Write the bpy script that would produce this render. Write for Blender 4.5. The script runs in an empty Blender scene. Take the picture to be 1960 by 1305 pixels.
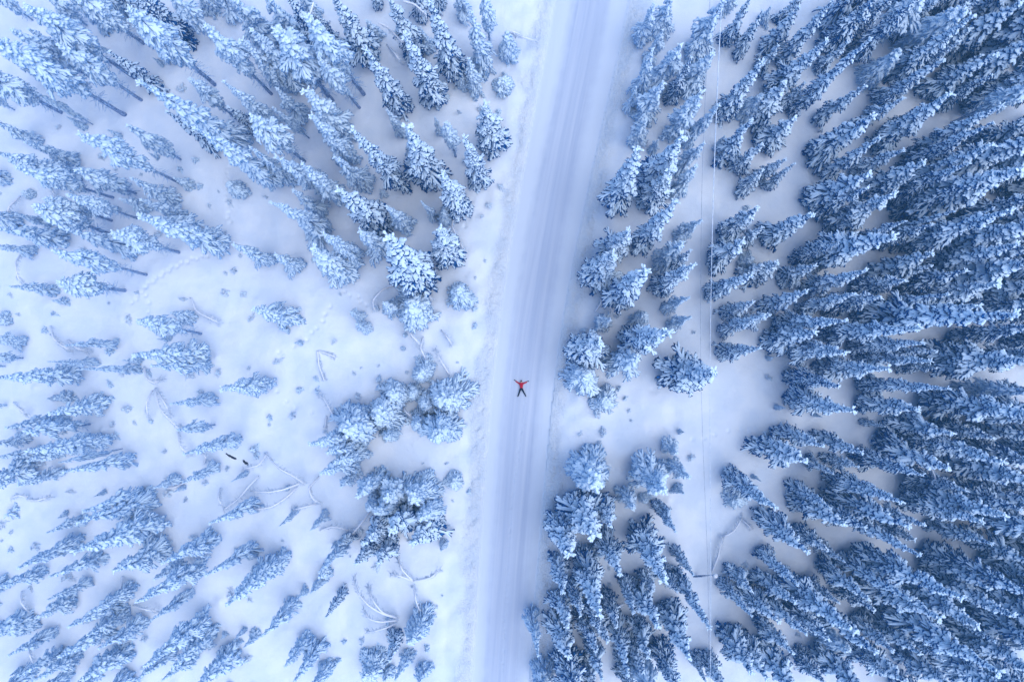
import bpy, math, random
import numpy as np
from mathutils import Vector, Matrix, Quaternion

random.seed(7)
rng = np.random.default_rng(7)
sc = bpy.context.scene

# ------------------------------------------------------------------ camera
PW, PH = 1960.0, 1305.0          # photograph size, pixels
PPM = 17.6                       # photograph pixels per metre on the ground
FPX = PW * 24.0 / 36.0
CAM_H = FPX / PPM
NADIR = (995.0, 690.0)           # where the plumb line under the drone meets the picture
fwd = Vector((-(NADIR[0] - PW / 2) / FPX, (NADIR[1] - PH / 2) / FPX, -1.0)).normalized()
right = Vector((1, 0, 0)); right = (right - right.dot(fwd) * fwd).normalized()
up = right.cross(fwd).normalized()
camd = bpy.data.cameras.new('camera'); cam = bpy.data.objects.new('camera', camd)
sc.collection.objects.link(cam)
camd.lens = 24; camd.sensor_width = 36; camd.clip_start = 0.5; camd.clip_end = 6000
cam.matrix_world = Matrix.Translation((0, 0, CAM_H)) @ Matrix(((right.x, up.x, -fwd.x), (right.y, up.y, -fwd.y), (right.z, up.z, -fwd.z))).to_4x4()
sc.camera = cam

# ------------------------------------------------------------------ light
SUN_EL, SUN_AZ = math.radians(64), math.radians(120)     # azimuth measured from +Y clockwise
w = bpy.data.worlds.new('World'); sc.world = w; w.use_nodes = True
nt = w.node_tree; bg = nt.nodes['Background']
sky = nt.nodes.new('ShaderNodeTexSky'); sky.sky_type = 'NISHITA'; sky.sun_disc = False
sky.sun_elevation = SUN_EL; sky.sun_rotation = SUN_AZ
sky.air_density = 1.0; sky.dust_density = 0.3; sky.ozone_density = 3.0
nt.links.new(sky.outputs[0], bg.inputs[0]); bg.inputs[1].default_value = 0.15
sd = bpy.data.lights.new('sun', 'SUN'); so = bpy.data.objects.new('sun', sd); sc.collection.objects.link(so)
sd.energy = 2.0; sd.angle = math.radians(72); sd.color = (1.0, 0.93, 0.83)
sdir = Vector((math.sin(SUN_AZ) * math.cos(SUN_EL), math.cos(SUN_AZ) * math.cos(SUN_EL), math.sin(SUN_EL)))
so.rotation_euler = sdir.to_track_quat('Z', 'Y').to_euler()
vs = sc.view_settings; vs.view_transform = 'Standard'; vs.look = 'None'; vs.gamma = 1; vs.use_curve_mapping = False
vs.exposure = 0.86
sc.cycles.max_bounces = 6; sc.cycles.diffuse_bounces = 4

C = sc.collection

# ------------------------------------------------------------------ helpers
def at(px, py, z=0.0):
    """World point at height z seen at photograph pixel px, py."""
    d = fwd * FPX + right * (px - PW / 2) + up * (PH / 2 - py)
    t = (z - CAM_H) / d.z
    return Vector((d.x * t, d.y * t, z))

def mesh_np(name, V, F, mat, smooth=True):
    """V (n,3), F list of (m,k) int arrays -> mesh data."""
    me = bpy.data.meshes.new(name)
    V = np.asarray(V, np.float32)
    me.vertices.add(len(V)); me.vertices.foreach_set('co', V.ravel())
    tot = [np.full(len(f), f.shape[1], np.int32) for f in F if len(f)]
    idx = np.concatenate([f.ravel() for f in F if len(f)]).astype(np.int32)
    tot = np.concatenate(tot)
    start = np.concatenate([[0], np.cumsum(tot)[:-1]]).astype(np.int32)
    me.loops.add(len(idx)); me.loops.foreach_set('vertex_index', idx)
    me.polygons.add(len(tot)); me.polygons.foreach_set('loop_start', start); me.polygons.foreach_set('loop_total', tot)
    me.update(calc_edges=True)
    me.polygons.foreach_set('use_smooth', np.full(len(tot), smooth))
    me.materials.append(mat)
    return me

def link(name, data, parent=None, kind=None):
    o = bpy.data.objects.new(name, data); C.objects.link(o)
    if parent: o.parent = parent
    if kind: o['kind'] = kind
    return o

def tag(o, label, cat, group=None):
    o['label'] = label; o['category'] = cat
    if group: o['group'] = group

def nd(nt, t, **kw):
    n = nt.nodes.new(t)
    for k, v in kw.items():
        setattr(n, k, v)
    return n

def material(name, rough=0.9):
    m = bpy.data.materials.new(name); m.use_nodes = True
    b = m.node_tree.nodes['Principled BSDF']; b.inputs['Roughness'].default_value = rough
    b.inputs['Specular IOR Level'].default_value = 0.2
    return m, m.node_tree, b

def noisy(name, c0, c1, scale, lo=0.4, hi=0.6, rough=0.9, bump=0.0, bscale=None, coord='Object', detail=4):
    m, t, b = material(name, rough)
    tc = nd(t, 'ShaderNodeTexCoord')
    n = nd(t, 'ShaderNodeTexNoise'); n.inputs['Scale'].default_value = scale; n.inputs['Detail'].default_value = detail
    t.links.new(tc.outputs[coord], n.inputs['Vector'])
    r = nd(t, 'ShaderNodeValToRGB'); r.color_ramp.elements[0].position = lo; r.color_ramp.elements[1].position = hi
    r.color_ramp.elements[0].color = (*c0, 1); r.color_ramp.elements[1].color = (*c1, 1)
    t.links.new(n.outputs[0], r.inputs[0]); t.links.new(r.outputs[0], b.inputs['Base Color'])
    if bump:
        n2 = nd(t, 'ShaderNodeTexNoise'); n2.inputs['Scale'].default_value = bscale or scale; n2.inputs['Detail'].default_value = 5
        t.links.new(tc.outputs[coord], n2.inputs['Vector'])
        bp = nd(t, 'ShaderNodeBump'); bp.inputs['Strength'].default_value = bump; bp.inputs['Distance'].default_value = 0.1
        t.links.new(n2.outputs[0], bp.inputs['Height']); t.links.new(bp.outputs[0], b.inputs['Normal'])
    return m

M_SNOW = noisy('snow_fresh', (0.65, 0.74, 0.87), (0.73, 0.80, 0.90), 0.35, bump=0.6, bscale=2.2)
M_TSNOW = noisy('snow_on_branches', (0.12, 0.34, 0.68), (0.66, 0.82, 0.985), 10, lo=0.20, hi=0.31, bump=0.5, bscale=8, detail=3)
M_CAP = noisy('snow_cap', (0.72, 0.80, 0.93), (0.84, 0.88, 0.95), 5, bump=0.3, bscale=6)
M_NEEDLE = noisy('frosted_needles', (0.001, 0.035, 0.17), (0.035, 0.25, 0.68), 6, lo=0.42, hi=0.78)
M_RIME = noisy('rimed_needles', (0.09, 0.26, 0.56), (0.46, 0.66, 0.93), 6, lo=0.32, hi=0.60)
M_BARK = noisy('rimed_bark', (0.10, 0.17, 0.35), (0.36, 0.47, 0.70), 5, lo=0.4, hi=0.62)
M_FROST = noisy('rime_frost', (0.74, 0.80, 0.92), (0.88, 0.90, 0.96), 8)
M_TWIG = noisy('frosted_twigs', (0.50, 0.62, 0.80), (0.80, 0.86, 0.95), 6, lo=0.4, hi=0.6)

ADDED_HAZE = 0.0021  # density of the added veil that tints the shade blue
hm = bpy.data.materials.new('added_haze_tint'); hm.use_nodes = True; hm.node_tree.nodes.clear()
ho = hm.node_tree.nodes.new('ShaderNodeOutputMaterial'); hv = hm.node_tree.nodes.new('ShaderNodeVolumePrincipled')
hv.inputs['Density'].default_value = ADDED_HAZE; hv.inputs['Color'].default_value = (0.22, 0.56, 1.0, 1); hv.inputs['Anisotropy'].default_value = 0.2
hm.node_tree.links.new(hv.outputs[0], ho.inputs['Volume'])

# ------------------------------------------------------------------ relief noise (numpy value noise)
def vnoise(x, y, cell, seed):
    g = np.random.default_rng(seed).random((512, 512)).astype(np.float32)
    u, v = x / cell + 4096.0, y / cell + 4096.0
    i, j = np.floor(u).astype(int), np.floor(v).astype(int)
    fu, fv = u - i, v - j
    fu = fu * fu * (3 - 2 * fu); fv = fv * fv * (3 - 2 * fv)
    i0, i1, j0, j1 = i % 512, (i + 1) % 512, j % 512, (j + 1) % 512
    return (g[i0, j0] * (1 - fu) + g[i1, j0] * fu) * (1 - fv) + (g[i0, j1] * (1 - fu) + g[i1, j1] * fu) * fv - 0.5

def smooth(a, b, x):
    t = np.clip((x - a) / (b - a), 0, 1); return t * t * (3 - 2 * t)

# road centre line, from photograph pixels: (y, centre x, half width)
ROAD = [(-400, 1192, 74), (0, 1136, 70), (330, 1066, 63), (650, 1008, 56), (965, 982, 53), (1305, 958, 50), (1700, 935, 50)]
rp = [(at(cx, y), hw / PPM) for y, cx, hw in ROAD]
r_y = np.array([p.y for p, _ in rp])[::-1]; r_x = np.array([p.x for p, _ in rp])[::-1]; r_w = np.array([q for _, q in rp])[::-1]
def smooth_interp(y, xs, ys):
    # average of shifted linear interpolations: rounds the corners
    return sum(np.interp(y + d, xs, ys) for d in np.linspace(-9, 9, 9)) / 9
def road_x(y):
    y = np.asarray(y, float)
    xc = smooth_interp(y, r_y, r_x)
    s0 = (r_x[1] - r_x[0]) / (r_y[1] - r_y[0]); s1 = (r_x[-1] - r_x[-2]) / (r_y[-1] - r_y[-2])
    return np.where(y < r_y[0] + 9, r_x[0] + (y - r_y[0]) * s0, np.where(y > r_y[-1] - 9, r_x[-1] + (y - r_y[-1]) * s1, xc))
def road_w(y):
    return smooth_interp(np.asarray(y, float), r_y, r_w)

# footprints and animal tracks: crop-pixel polylines -> chains of small pits
K = 500.0 / 1919.0
def cp(o, x, y): return (o[0] + x * K, o[1] + y * K)
CR = {'1': (0, 0), '2': (480, 0), '3': (960, 0), '4': (1460, 0), '5': (0, 320), '6': (480, 320), '7': (960, 320), '8': (1460, 320),
      '1b': (0, 640), '2b': (480, 640), '3b': (960, 640), '4b': (1460, 640), '5b': (0, 965), '6b': (480, 965), '7b': (960, 965), '8b': (1460, 965)}
TRACKS = [('6', [(380, 1300), (500, 1180), (560, 1080), (610, 950)], 0.75), ('6', [(690, 920), (790, 960), (880, 1050)], 0.6),
          ('5', [(990, 1000), (1110, 860), (1280, 740), (1420, 680), (1560, 640)], 0.5),
          ('5', [(1680, 0), (1665, 200), (1675, 330), (1690, 450)], 0.6), ('5', [(1085, 880), (1110, 1000), (1130, 1120)], 0.8),
          ('2b', [(120, 330), (190, 410), (260, 490), (340, 545), (440, 572), (540, 605)], 0.8),
          ('2b', [(230, 130), (330, 90), (430, 10)], 0.9),
          ('2b', [(1580, 670), (1650, 700), (1700, 760), (1740, 830)], 0.6), ('2b', [(1660, 690), (1740, 750)], 0.7),
          ('3b', [(1390, 775), (1470, 770), (1560, 740), (1650, 712), (1740, 700), (1900, 680)], 0.75), ('3b', [(385, 982), (465, 985)], 0.8),
          ('3b', [(790, 960), (930, 1010)], 0.5),
          ('6', [(1690, 120), (1640, 170), (1660, 185), (1620, 250), (1600, 380), (1560, 500)], 0.7)]
pits = []
for cr, pts, step in TRACKS:
    P = [at(*cp(CR[cr], *p)) for p in pts]
    for a, b in zip(P[:-1], P[1:]):
        n = max(1, int((b - a).length / step))
        for k in range(n):
            q = a.lerp(b, (k + random.uniform(-.15, .15)) / n)
            s = (b - a).normalized(); pits.append((q.x - s.y * 0.1 * (-1) ** k, q.y + s.x * 0.1 * (-1) ** k, 0.17, 0.24))
# bigger hollows and lumps in the deep snow on the open ground
for x, y, r, d in [(1098, 400, .7, .25), (1240, 560, .8, .3), (1075, 695, .35, .15), (430, 1250, .5, .2), (930, 850, 1.1, -.35), (860, 900, .8, -.25),
                   (560, 720, .9, .2), (1180, 710, .5, .2), (640, 620, .9, -.3), (740, 560, .8, -.3), (1270, 640, .9, .2)]:
    q = at(*cp(CR['3b'], x, y)); pits.append((q.x, q.y, r, d))
for x, y, r, d in [(620, 90, 1.0, -.12), (110, 190, 1.0, -.12), (270, 210, .8, -.12), (830, 430, 1.4, -.35), (900, 350, 1.2, -.35), (720, 380, 1.5, -.3),
                   (960, 460, 1.2, -.3), (700, 520, .6, .3)]:
    q = at(*cp(CR['2b'], x, y)); pits.append((q.x, q.y, r, d))
for x, y, r, d in [(1615, 270, .7, .3), (1430, 260, .9, -.2), (1180, 210, .5, .2)]:
    q = at(*cp(CR['7'], x, y)); pits.append((q.x, q.y, r, d))
for _ in range(150):
    pits.append((random.uniform(-55, 55), random.uniform(-38, 38), random.uniform(.3, .9), random.uniform(-.28, .12)))

# ------------------------------------------------------------------ snow covered ground
def axis(lo, hi, step):
    core = np.arange(lo, hi + 1e-6, step)
    far = np.array([2, 5, 10, 20, 40, 90, 200, 500, 1200, 3000.])
    return np.concatenate([lo - far[::-1], core, hi + far])
X = axis(-60, 60, 0.15); Y = axis(-42, 42, 0.15)
gx, gy = np.meshgrid(X, Y, indexing='ij')
g = vnoise(gx, gy, 14, 1) * 0.9 + vnoise(gx, gy, 5, 2) * 0.45 + vnoise(gx, gy, 1.9, 3) * 0.26 + vnoise(gx, gy, 0.8, 4) * 0.08
dx = gx - road_x(gy); rw = road_w(gy); ad = np.abs(dx) - rw
berm = smooth(-0.1, 0.9, ad + vnoise(gx, gy, 1.7, 12) * .9) * (1 - smooth(1.4, 3.4, ad + vnoise(gx, gy, 3.1, 13) * 1.2))
rough = vnoise(gx, gy, 0.5, 5) * 0.24 + vnoise(gx, gy * 0.6, 0.3, 6) * 0.24
g = g * smooth(1.5, 4.5, ad) + berm * (0.16 + vnoise(gx, gy, 2.6, 14) * .22 + rough * (1 - smooth(0.8, 2.4, ad + vnoise(gx, gy, 2.2, 15) * 1.5)))
g = 0.09 + g * smooth(0.1, 0.9, ad) + 0.35 * smooth(0.9, 3.2, ad) + vnoise(gx, gy, 1.3, 17) * .42 * smooth(.8, 1.8, ad) * (1 - smooth(3.2, 5.5, ad))
g = np.where(ad < 0.12, -0.30, g)
for (qx, qy, r, d) in pits:
    i0, i1 = np.searchsorted(X, [qx - 3 * r, qx + 3 * r]); j0, j1 = np.searchsorted(Y, [qy - 3 * r, qy + 3 * r])
    sx, sy = gx[i0:i1, j0:j1], gy[i0:i1, j0:j1]
    g[i0:i1, j0:j1] -= d * np.exp(-((sx - qx) ** 2 + (sy - qy) ** 2) / (r * r)) * (ad[i0:i1, j0:j1] > 0.2)
def ground_z(x, y):
    i = int(np.clip(np.searchsorted(X, x), 0, len(X) - 1)); j = int(np.clip(np.searchsorted(Y, y), 0, len(Y) - 1))
    return float(g[i, j])
nx, ny = gx.shape
ids = np.arange(nx * ny).reshape(nx, ny)
F = np.stack([ids[:-1, :-1], ids[1:, :-1], ids[1:, 1:], ids[:-1, 1:]], -1).reshape(-1, 4)
me = mesh_np('snow_ground', np.stack([gx, gy, g], -1).reshape(-1, 3), [F], M_SNOW)
churn = smooth(-0.1, .6, ad) * (1 - smooth(1.3, 2.6, ad + vnoise(gx, gy, 2.2, 15) * 1.2))
a = me.attributes.new('churn', 'FLOAT', 'POINT'); a.data.foreach_set('value', churn.reshape(-1).astype(np.float32))
t = M_SNOW.node_tree; b = t.nodes['Principled BSDF']; tc = nd(t, 'ShaderNodeTexCoord')
ca = nd(t, 'ShaderNodeAttribute', attribute_name='churn')
nn = nd(t, 'ShaderNodeTexNoise'); nn.inputs['Scale'].default_value = 5.0; nn.inputs['Detail'].default_value = 5; nn.inputs['Roughness'].default_value = .65; t.links.new(tc.outputs['Object'], nn.inputs['Vector'])
mm = nd(t, 'ShaderNodeMath', operation='MULTIPLY'); t.links.new(ca.outputs['Fac'], mm.inputs[0]); t.links.new(nn.outputs[0], mm.inputs[1])
b2 = nd(t, 'ShaderNodeBump'); b2.inputs['Strength'].default_value = 1.0; b2.inputs['Distance'].default_value = .24
old = b.inputs['Normal'].links[0].from_socket; t.links.new(mm.outputs[0], b2.inputs['Height']); t.links.new(old, b2.inputs['Normal']); t.links.new(b2.outputs[0], b.inputs['Normal'])
link('snow_ground', me, kind='structure')

# thin blue volume added over the whole scene, turns dark parts bluer
HX, HZ0, HZ1 = 3100.0, -2.0, CAM_H + 2
V = [(x, y, z) for z in (HZ0, HZ1) for x, y in ((-HX, -HX), (HX, -HX), (HX, HX), (-HX, HX))]
link('added_haze', mesh_np('added_haze', V, [np.array([(0, 3, 2, 1), (4, 5, 6, 7), (0, 1, 5, 4), (1, 2, 6, 5), (2, 3, 7, 6), (3, 0, 4, 7)])], hm, smooth=False), kind='stuff')

# road: packed snow with lengthwise tyre polish (u = distance across, v = along)
m_road, t, b = material('packed_snow', 0.75)
at_ = nd(t, 'ShaderNodeAttribute', attribute_name='lane')
mp = nd(t, 'ShaderNodeMapping'); mp.inputs['Scale'].default_value = (1.0, 0.018, 1)
n1 = nd(t, 'ShaderNodeTexNoise'); n1.inputs['Scale'].default_value = 1.6; n1.inputs['Detail'].default_value = 6; n1.inputs['Roughness'].default_value = 0.62
t.links.new(at_.outputs['Vector'], mp.inputs[0]); t.links.new(mp.outputs[0], n1.inputs['Vector'])
cr_ = nd(t, 'ShaderNodeValToRGB'); cr_.color_ramp.elements[0].position = .33; cr_.color_ramp.elements[1].position = .68
cr_.color_ramp.elements[0].color = (.42, .50, .67, 1); cr_.color_ramp.elements[1].color = (.57, .64, .78, 1)
t.links.new(n1.outputs[0], cr_.inputs[0])
n3 = nd(t, 'ShaderNodeTexNoise'); n3.inputs['Scale'].default_value = 9; n3.inputs['Detail'].default_value = 4
t.links.new(at_.outputs['Vector'], n3.inputs['Vector'])
mx = nd(t, 'ShaderNodeMix', data_type='RGBA', blend_type='MULTIPLY'); mx.inputs[0].default_value = 0.12
t.links.new(cr_.outputs[0], mx.inputs[6]); t.links.new(n3.outputs[0], mx.inputs[7]); sx_ = nd(t, 'ShaderNodeSeparateXYZ'); t.links.new(at_.outputs['Vector'], sx_.inputs[0])
ab = nd(t, 'ShaderNodeMath', operation='ABSOLUTE'); t.links.new(sx_.outputs[0], ab.inputs[0])
n4 = nd(t, 'ShaderNodeTexNoise'); n4.inputs['Scale'].default_value = 0.8; n4.inputs['Detail'].default_value = 6; t.links.new(at_.outputs['Vector'], n4.inputs['Vector'])
ad_ = nd(t, 'ShaderNodeMath', operation='ADD'); t.links.new(ab.outputs[0], ad_.inputs[0]); t.links.new(n4.outputs[0], ad_.inputs[1])
mr = nd(t, 'ShaderNodeMapRange'); mr.interpolation_type = 'SMOOTHSTEP'; mr.inputs['From Min'].default_value = 1.7; mr.inputs['From Max'].default_value = 3.2; t.links.new(ad_.outputs[0], mr.inputs['Value'])
me_ = nd(t, 'ShaderNodeMix', data_type='RGBA'); me_.inputs[7].default_value = (.59, .665, .79, 1)
t.links.new(mr.outputs[0], me_.inputs[0]); t.links.new(mx.outputs[2], me_.inputs[6]); t.links.new(me_.outputs[2], b.inputs['Base Color'])
bp = nd(t, 'ShaderNodeBump'); bp.inputs['Strength'].default_value = .25; bp.inputs['Distance'].default_value = .05
t.links.new(n1.outputs[0], bp.inputs['Height']); t.links.new(bp.outputs[0], b.inputs['Normal'])
ys = np.concatenate([[-3000, -500, -100], np.arange(-60, 60, 0.11), [100, 500, 3000]])
us = np.linspace(-1, 1, 71)
yy, uu = np.meshgrid(ys, us, indexing='ij'); ww = road_w(yy) + 0.35
xx = road_x(yy) + uu * ww
zz = 0.03 * (1 - uu ** 2) + vnoise(uu * 5, yy, 3.0, 9) * 0.02 + 0.018 * np.sin((uu * ww) * 3.4) + vnoise(uu * ww, yy * 0.03, .12, 8) * .018 + 0.10 * smooth(.9, 1, np.abs(uu))
RT = [(1004, 776), (1000, 812), (997, 833), (993, 854), (991, 880), (985, 908), (983, 940), (978, 963), (977, 985), (976, 1009), (975, 1031), (973, 1060), (971, 1100), (969, 1130), (968, 1158), (966, 1190), (965, 1215), (964, 1230), (962, 1252), (961, 1280)]
for k_ in range(len(RT) * 2):
    a_, b_ = RT[k_ // 2], RT[min(k_ // 2 + 1, len(RT) - 1)]; f_ = (k_ % 2) * .5
    q = at(a_[0] + (b_[0] - a_[0]) * f_ + random.uniform(-1.5, 1.5), a_[1] + (b_[1] - a_[1]) * f_ + random.uniform(-4, 4))
    zz -= .11 * random.uniform(.5, 1) * np.exp(-((xx - q.x) / .09) ** 2 - ((yy - q.y) / .13) ** 2)
ids = np.arange(yy.size).reshape(yy.shape)
F = np.stack([ids[:-1, :-1], ids[:-1, 1:], ids[1:, 1:], ids[1:, :-1]], -1).reshape(-1, 4)
me = mesh_np('road', np.stack([xx, yy, zz], -1).reshape(-1, 3), [F], m_road)
a = me.attributes.new('lane', 'FLOAT_VECTOR', 'POINT')
a.data.foreach_set('vector', np.stack([uu * ww, yy, yy * 0], -1).reshape(-1).astype(np.float32))
link('road', me, kind='structure')

# ------------------------------------------------------------------ fingers: many tapered drooping tubes in one go
def fingers(P, D, L, droop, rad, sides=5, prof=(0.45, 0.9, 1.15, 0.95), flat=0.8, jit=0.2, rs=rng):
    """P roots (n,3), D unit directions (n,3), L lengths, droop = drop at the end as a fraction of L, rad radii -> V, quads, tris."""
    n = len(P)
    if n == 0: return np.zeros((0, 3)), np.zeros((0, 4), int), np.zeros((0, 3), int)
    prof = np.asarray(prof); R = len(prof)
    s = np.linspace(0, 0.92, R)
    L = np.broadcast_to(L, (n,)); droop = np.broadcast_to(droop, (n,)); rad = np.broadcast_to(rad, (n,))
    side = np.cross(D, [0, 0, 1.0]); ln = np.linalg.norm(side, axis=1, keepdims=True); side = np.where(ln > 1e-3, side / np.maximum(ln, 1e-3), [1, 0, 0])
    upv = np.cross(side, D)
    ctr = P[:, None] + D[:, None] * (L[:, None] * s)[..., None]
    ctr[..., 2] -= (L * droop)[:, None] * s ** 2
    ctr += rs.normal(0, 1, ctr.shape) * (rad * jit)[:, None, None] * (s > 0)[None, :, None]
    rr = rad[:, None] * prof * (1 + rs.normal(0, jit * .8, (n, R)))
    th = np.arange(sides) / sides * 2 * np.pi
    ring = ctr[:, :, None] + rr[..., None, None] * (np.cos(th)[None, None, :, None] * side[:, None, None] + flat * np.sin(th)[None, None, :, None] * upv[:, None, None])
    tip = P + D * L[:, None]; tip[:, 2] -= L * droop
    V = np.concatenate([ring.reshape(n, R * sides, 3), tip[:, None]], 1)
    per = R * sides + 1
    q = []
    for a_ in range(R - 1):
        for k in range(sides):
            k2 = (k + 1) % sides
            q.append((a_ * sides + k, a_ * sides + k2, (a_ + 1) * sides + k2, (a_ + 1) * sides + k))
    tr = [((R - 1) * sides + k, (R - 1) * sides + (k + 1) % sides, R * sides) for k in range(sides)]
    off = (np.arange(n) * per)[:, None, None]
    return V.reshape(-1, 3), (np.array(q)[None] + off).reshape(-1, 4), (np.array(tr)[None] + off).reshape(-1, 3)

def merge(parts):
    V, Q, T, o = [], [], [], 0
    for v, q, t_ in parts:
        V.append(v); Q.append(q + o); T.append(t_ + o); o += len(v)
    return np.concatenate(V), [np.concatenate(Q), np.concatenate(T)]

def unit(az, pitch):
    return np.stack([np.cos(az) * np.cos(pitch), np.sin(az) * np.cos(pitch), np.sin(pitch)], -1)

def tree_meshes(h, R, c, seed, kind='spruce', snow=1.0, dz=0.30, nb=6, fat=1.0, needles=None):
    needles = needles or M_NEEDLE
    """A snow-laden conifer: returns trunk, crown (frosted needles) and snow mesh data."""
    r = np.random.default_rng(seed)
    H0 = h * c
    nl = max(6, int((h - H0) / dz))
    z = np.repeat(np.linspace(H0, h * 0.985, nl), nb) + r.normal(0, dz * .35, nl * nb)
    z = np.clip(z, 0.15, h * .99)
    n = len(z)
    az = r.uniform(0, 2 * np.pi, n)
    tt = (z - H0) / (h - H0)                       # 0 at crown foot, 1 at tip
    if kind == 'spruce':
        pr = np.minimum(1, ((1 - tt) / 0.78) ** 0.85) * (0.85 + 0.15 * smooth(0, .25, tt))
    elif kind == 'pine':
        pr = np.minimum(1, ((1 - tt) / 0.50) ** 0.75) * (0.45 + 0.55 * smooth(0, .45, tt))
    else:
        pr = np.minimum(1, ((1 - tt) / 0.8) ** 0.55)
    ph = r.uniform(0, 6.28, 4)
    lump = 1 + .22 * np.sin(z * 1.1 + ph[0] + 2 * np.sin(az + ph[1])) + .16 * np.sin(2 * az + z * .7 + ph[2]) + .10 * np.sin(az + ph[3])
    L = np.maximum(R * pr * lump * (r.uniform(.72, 1.18, n) if h > 2.5 else r.uniform(.3, 1.25, n)), 0.10)
    pitch = np.where(tt > .85, r.uniform(.1, .6, n), r.uniform(-.62, -.10, n) - (1 - tt) * .15)
    droop = r.uniform(.2, .6, n) * (1 - .6 * (tt > .85))
    D = unit(az, pitch)
    bend = r.normal(0, 1, 2) * 0.0
    P = np.stack([bend[0] * z, bend[1] * z, z], -1)
    # side twigs
    sP, sD, sL, sdr, sT = [P], [D], [L], [droop], [tt]
    for f in (0.28, 0.50, 0.73):
        for sg in (-1, 1):
            keep = (L > 0.35) & (r.random(n) < .85)
            q = P[keep] + D[keep] * (L[keep] * f)[:, None]; q[:, 2] -= L[keep] * droop[keep] * f * f
            a2 = az[keep] + sg * r.uniform(.35, .75, keep.sum())
            sP.append(q); sD.append(unit(a2, pitch[keep] - r.uniform(.05, .45, keep.sum())))
            sL.append(L[keep] * r.uniform(.34, .54, keep.sum()) * (1.15 - .55 * f)); sdr.append(r.uniform(.2, .7, keep.sum())); sT.append(tt[keep])
    P2, D2, L2, dr2, T2 = (np.concatenate(q) for q in (sP, sD, sL, sdr, sT))
    m = len(P2)
    s0 = 0.053 * fat * (0.75 + 0.25 * min(1.5, R))
    main = np.arange(m) < n
    rk = np.where(main, 1.25, 0.95)
    needle = fingers(P2 - [0, 0, 0.09], D2, L2 * 1.05, dr2 + .08, s0 * rk * r.uniform(.9, 1.3, m), sides=4, prof=(.5, 1.1, .9), flat=.7, jit=.3, rs=r)
    has = r.random(m) < snow * (0.74 + 0.26 * smooth(0, .6, T2))
    k = has.sum()
    Ps = P2[has] + D2[has] * (L2[has] * .12)[:, None] + [0, 0, s0 * .75]
    sn = fingers(Ps, D2[has], L2[has] * .90, dr2[has], s0 * 1.22 * rk[has] * r.uniform(.8, 1.25, k) * (0.85 + .25 * smooth(.2, .9, T2[has])), sides=5,
                 prof=(.7, .95, 1.05, .75) if kind != 'pine' else (.55, .95, 1.25, 1.0), flat=.75, jit=.22, rs=r)
    parts_n = [needle]
    # plume at the very tip
    tipn = 7
    tp = fingers(np.repeat([[0, 0, h * .975]], tipn, 0), unit(r.uniform(0, 6.28, tipn), r.uniform(.5, 1.4, tipn)), np.full(tipn, h * .02 + .12), np.zeros(tipn), np.full(tipn, s0 * 1.0), rs=r)
    # fine dead or bare twigs under the crown on long trunks
    if c > .2:
        k2 = int(h * 5); zt = r.uniform(h * c * .35, h * c * 1.1, k2)
        tw = fingers(np.stack([zt * 0, zt * 0, zt], -1), unit(r.uniform(0, 6.28, k2), r.uniform(-.6, .1, k2)), R * r.uniform(.25, .8, k2), .4, .022, sides=3, prof=(1, .7), rs=r)
        parts_n.append(tw)
    V, Fn = merge(parts_n); crown = mesh_np('crown', V, Fn, needles)
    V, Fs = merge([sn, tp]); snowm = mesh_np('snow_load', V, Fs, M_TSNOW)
    zz_ = np.linspace(-.6, h * .97, 9); tr = 0.05 + 0.007 * h
    V, Ft = merge([fingers(np.array([[0, 0, -.6]]), np.array([[0, 0.0001, 1.0]]), np.array([h * .97 + .6]), 0, tr, sides=8, prof=tuple(np.linspace(1.1, .2, 9)), flat=1, jit=.08, rs=r)])
    trunk = mesh_np('trunk', V, Ft, M_BARK)
    return trunk, crown, snowm, h, R

VAR = {
    'spruce': [tree_meshes(20, 1.3, .05, 11 + i, 'spruce', 1.0, .40, 6, 1.15) for i in range(4)],
    'sprucem': [tree_meshes(11, 1.2, .04, 21 + i, 'spruce', 1.0, .36, 6, 1.1) for i in range(3)],
    'rspruce': [tree_meshes(18, 1.25, .12, 15 + i, 'spruce', 1.15, .38, 6, 1.05, M_RIME) for i in range(3)],
    'rsprucem': [tree_meshes(10, 1.15, .06, 25 + i, 'spruce', 1.1, .34, 6, 1.0, M_RIME) for i in range(3)],
    'pine': [tree_meshes(17, 1.2, .38, 31 + i, 'pine', 1.1, .30, 6, 1.0, M_RIME) for i in range(4)],
    'pinem': [tree_meshes(9, 1.05, .25, 41 + i, 'pine', 1.1, .26, 6, .9, M_RIME) for i in range(2)],
    'dark': [tree_meshes(17, 1.3, .03, 51 + i, 'spruce', .65, .27, 6, .85) for i in range(2)],
    'dome': [tree_meshes(6, 1.6, .03, 61 + i, 'dome', 1.1, .23, 9, 1.05, M_RIME) for i in range(3)],
    'small': [tree_meshes(3.6, .75, .03, 71 + i, 'spruce', .95, .17, 6, .65, M_RIME) for i in range(3)],
    'shrub': [tree_meshes(1.3, .75, .05, 81 + i, 'dome', .9, .13, 5, .55, M_RIME) for i in range(3)],
    'brush': [tree_meshes(1.8, .8, .02, 91 + i, 'dome', .5, .24, 5, .42, M_TWIG) for i in range(3)],
}
seen_labels = set()
def unique(lab):
    base = lab; k = 0
    assert len(lab.split()) <= 16, lab
    return lab

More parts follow.
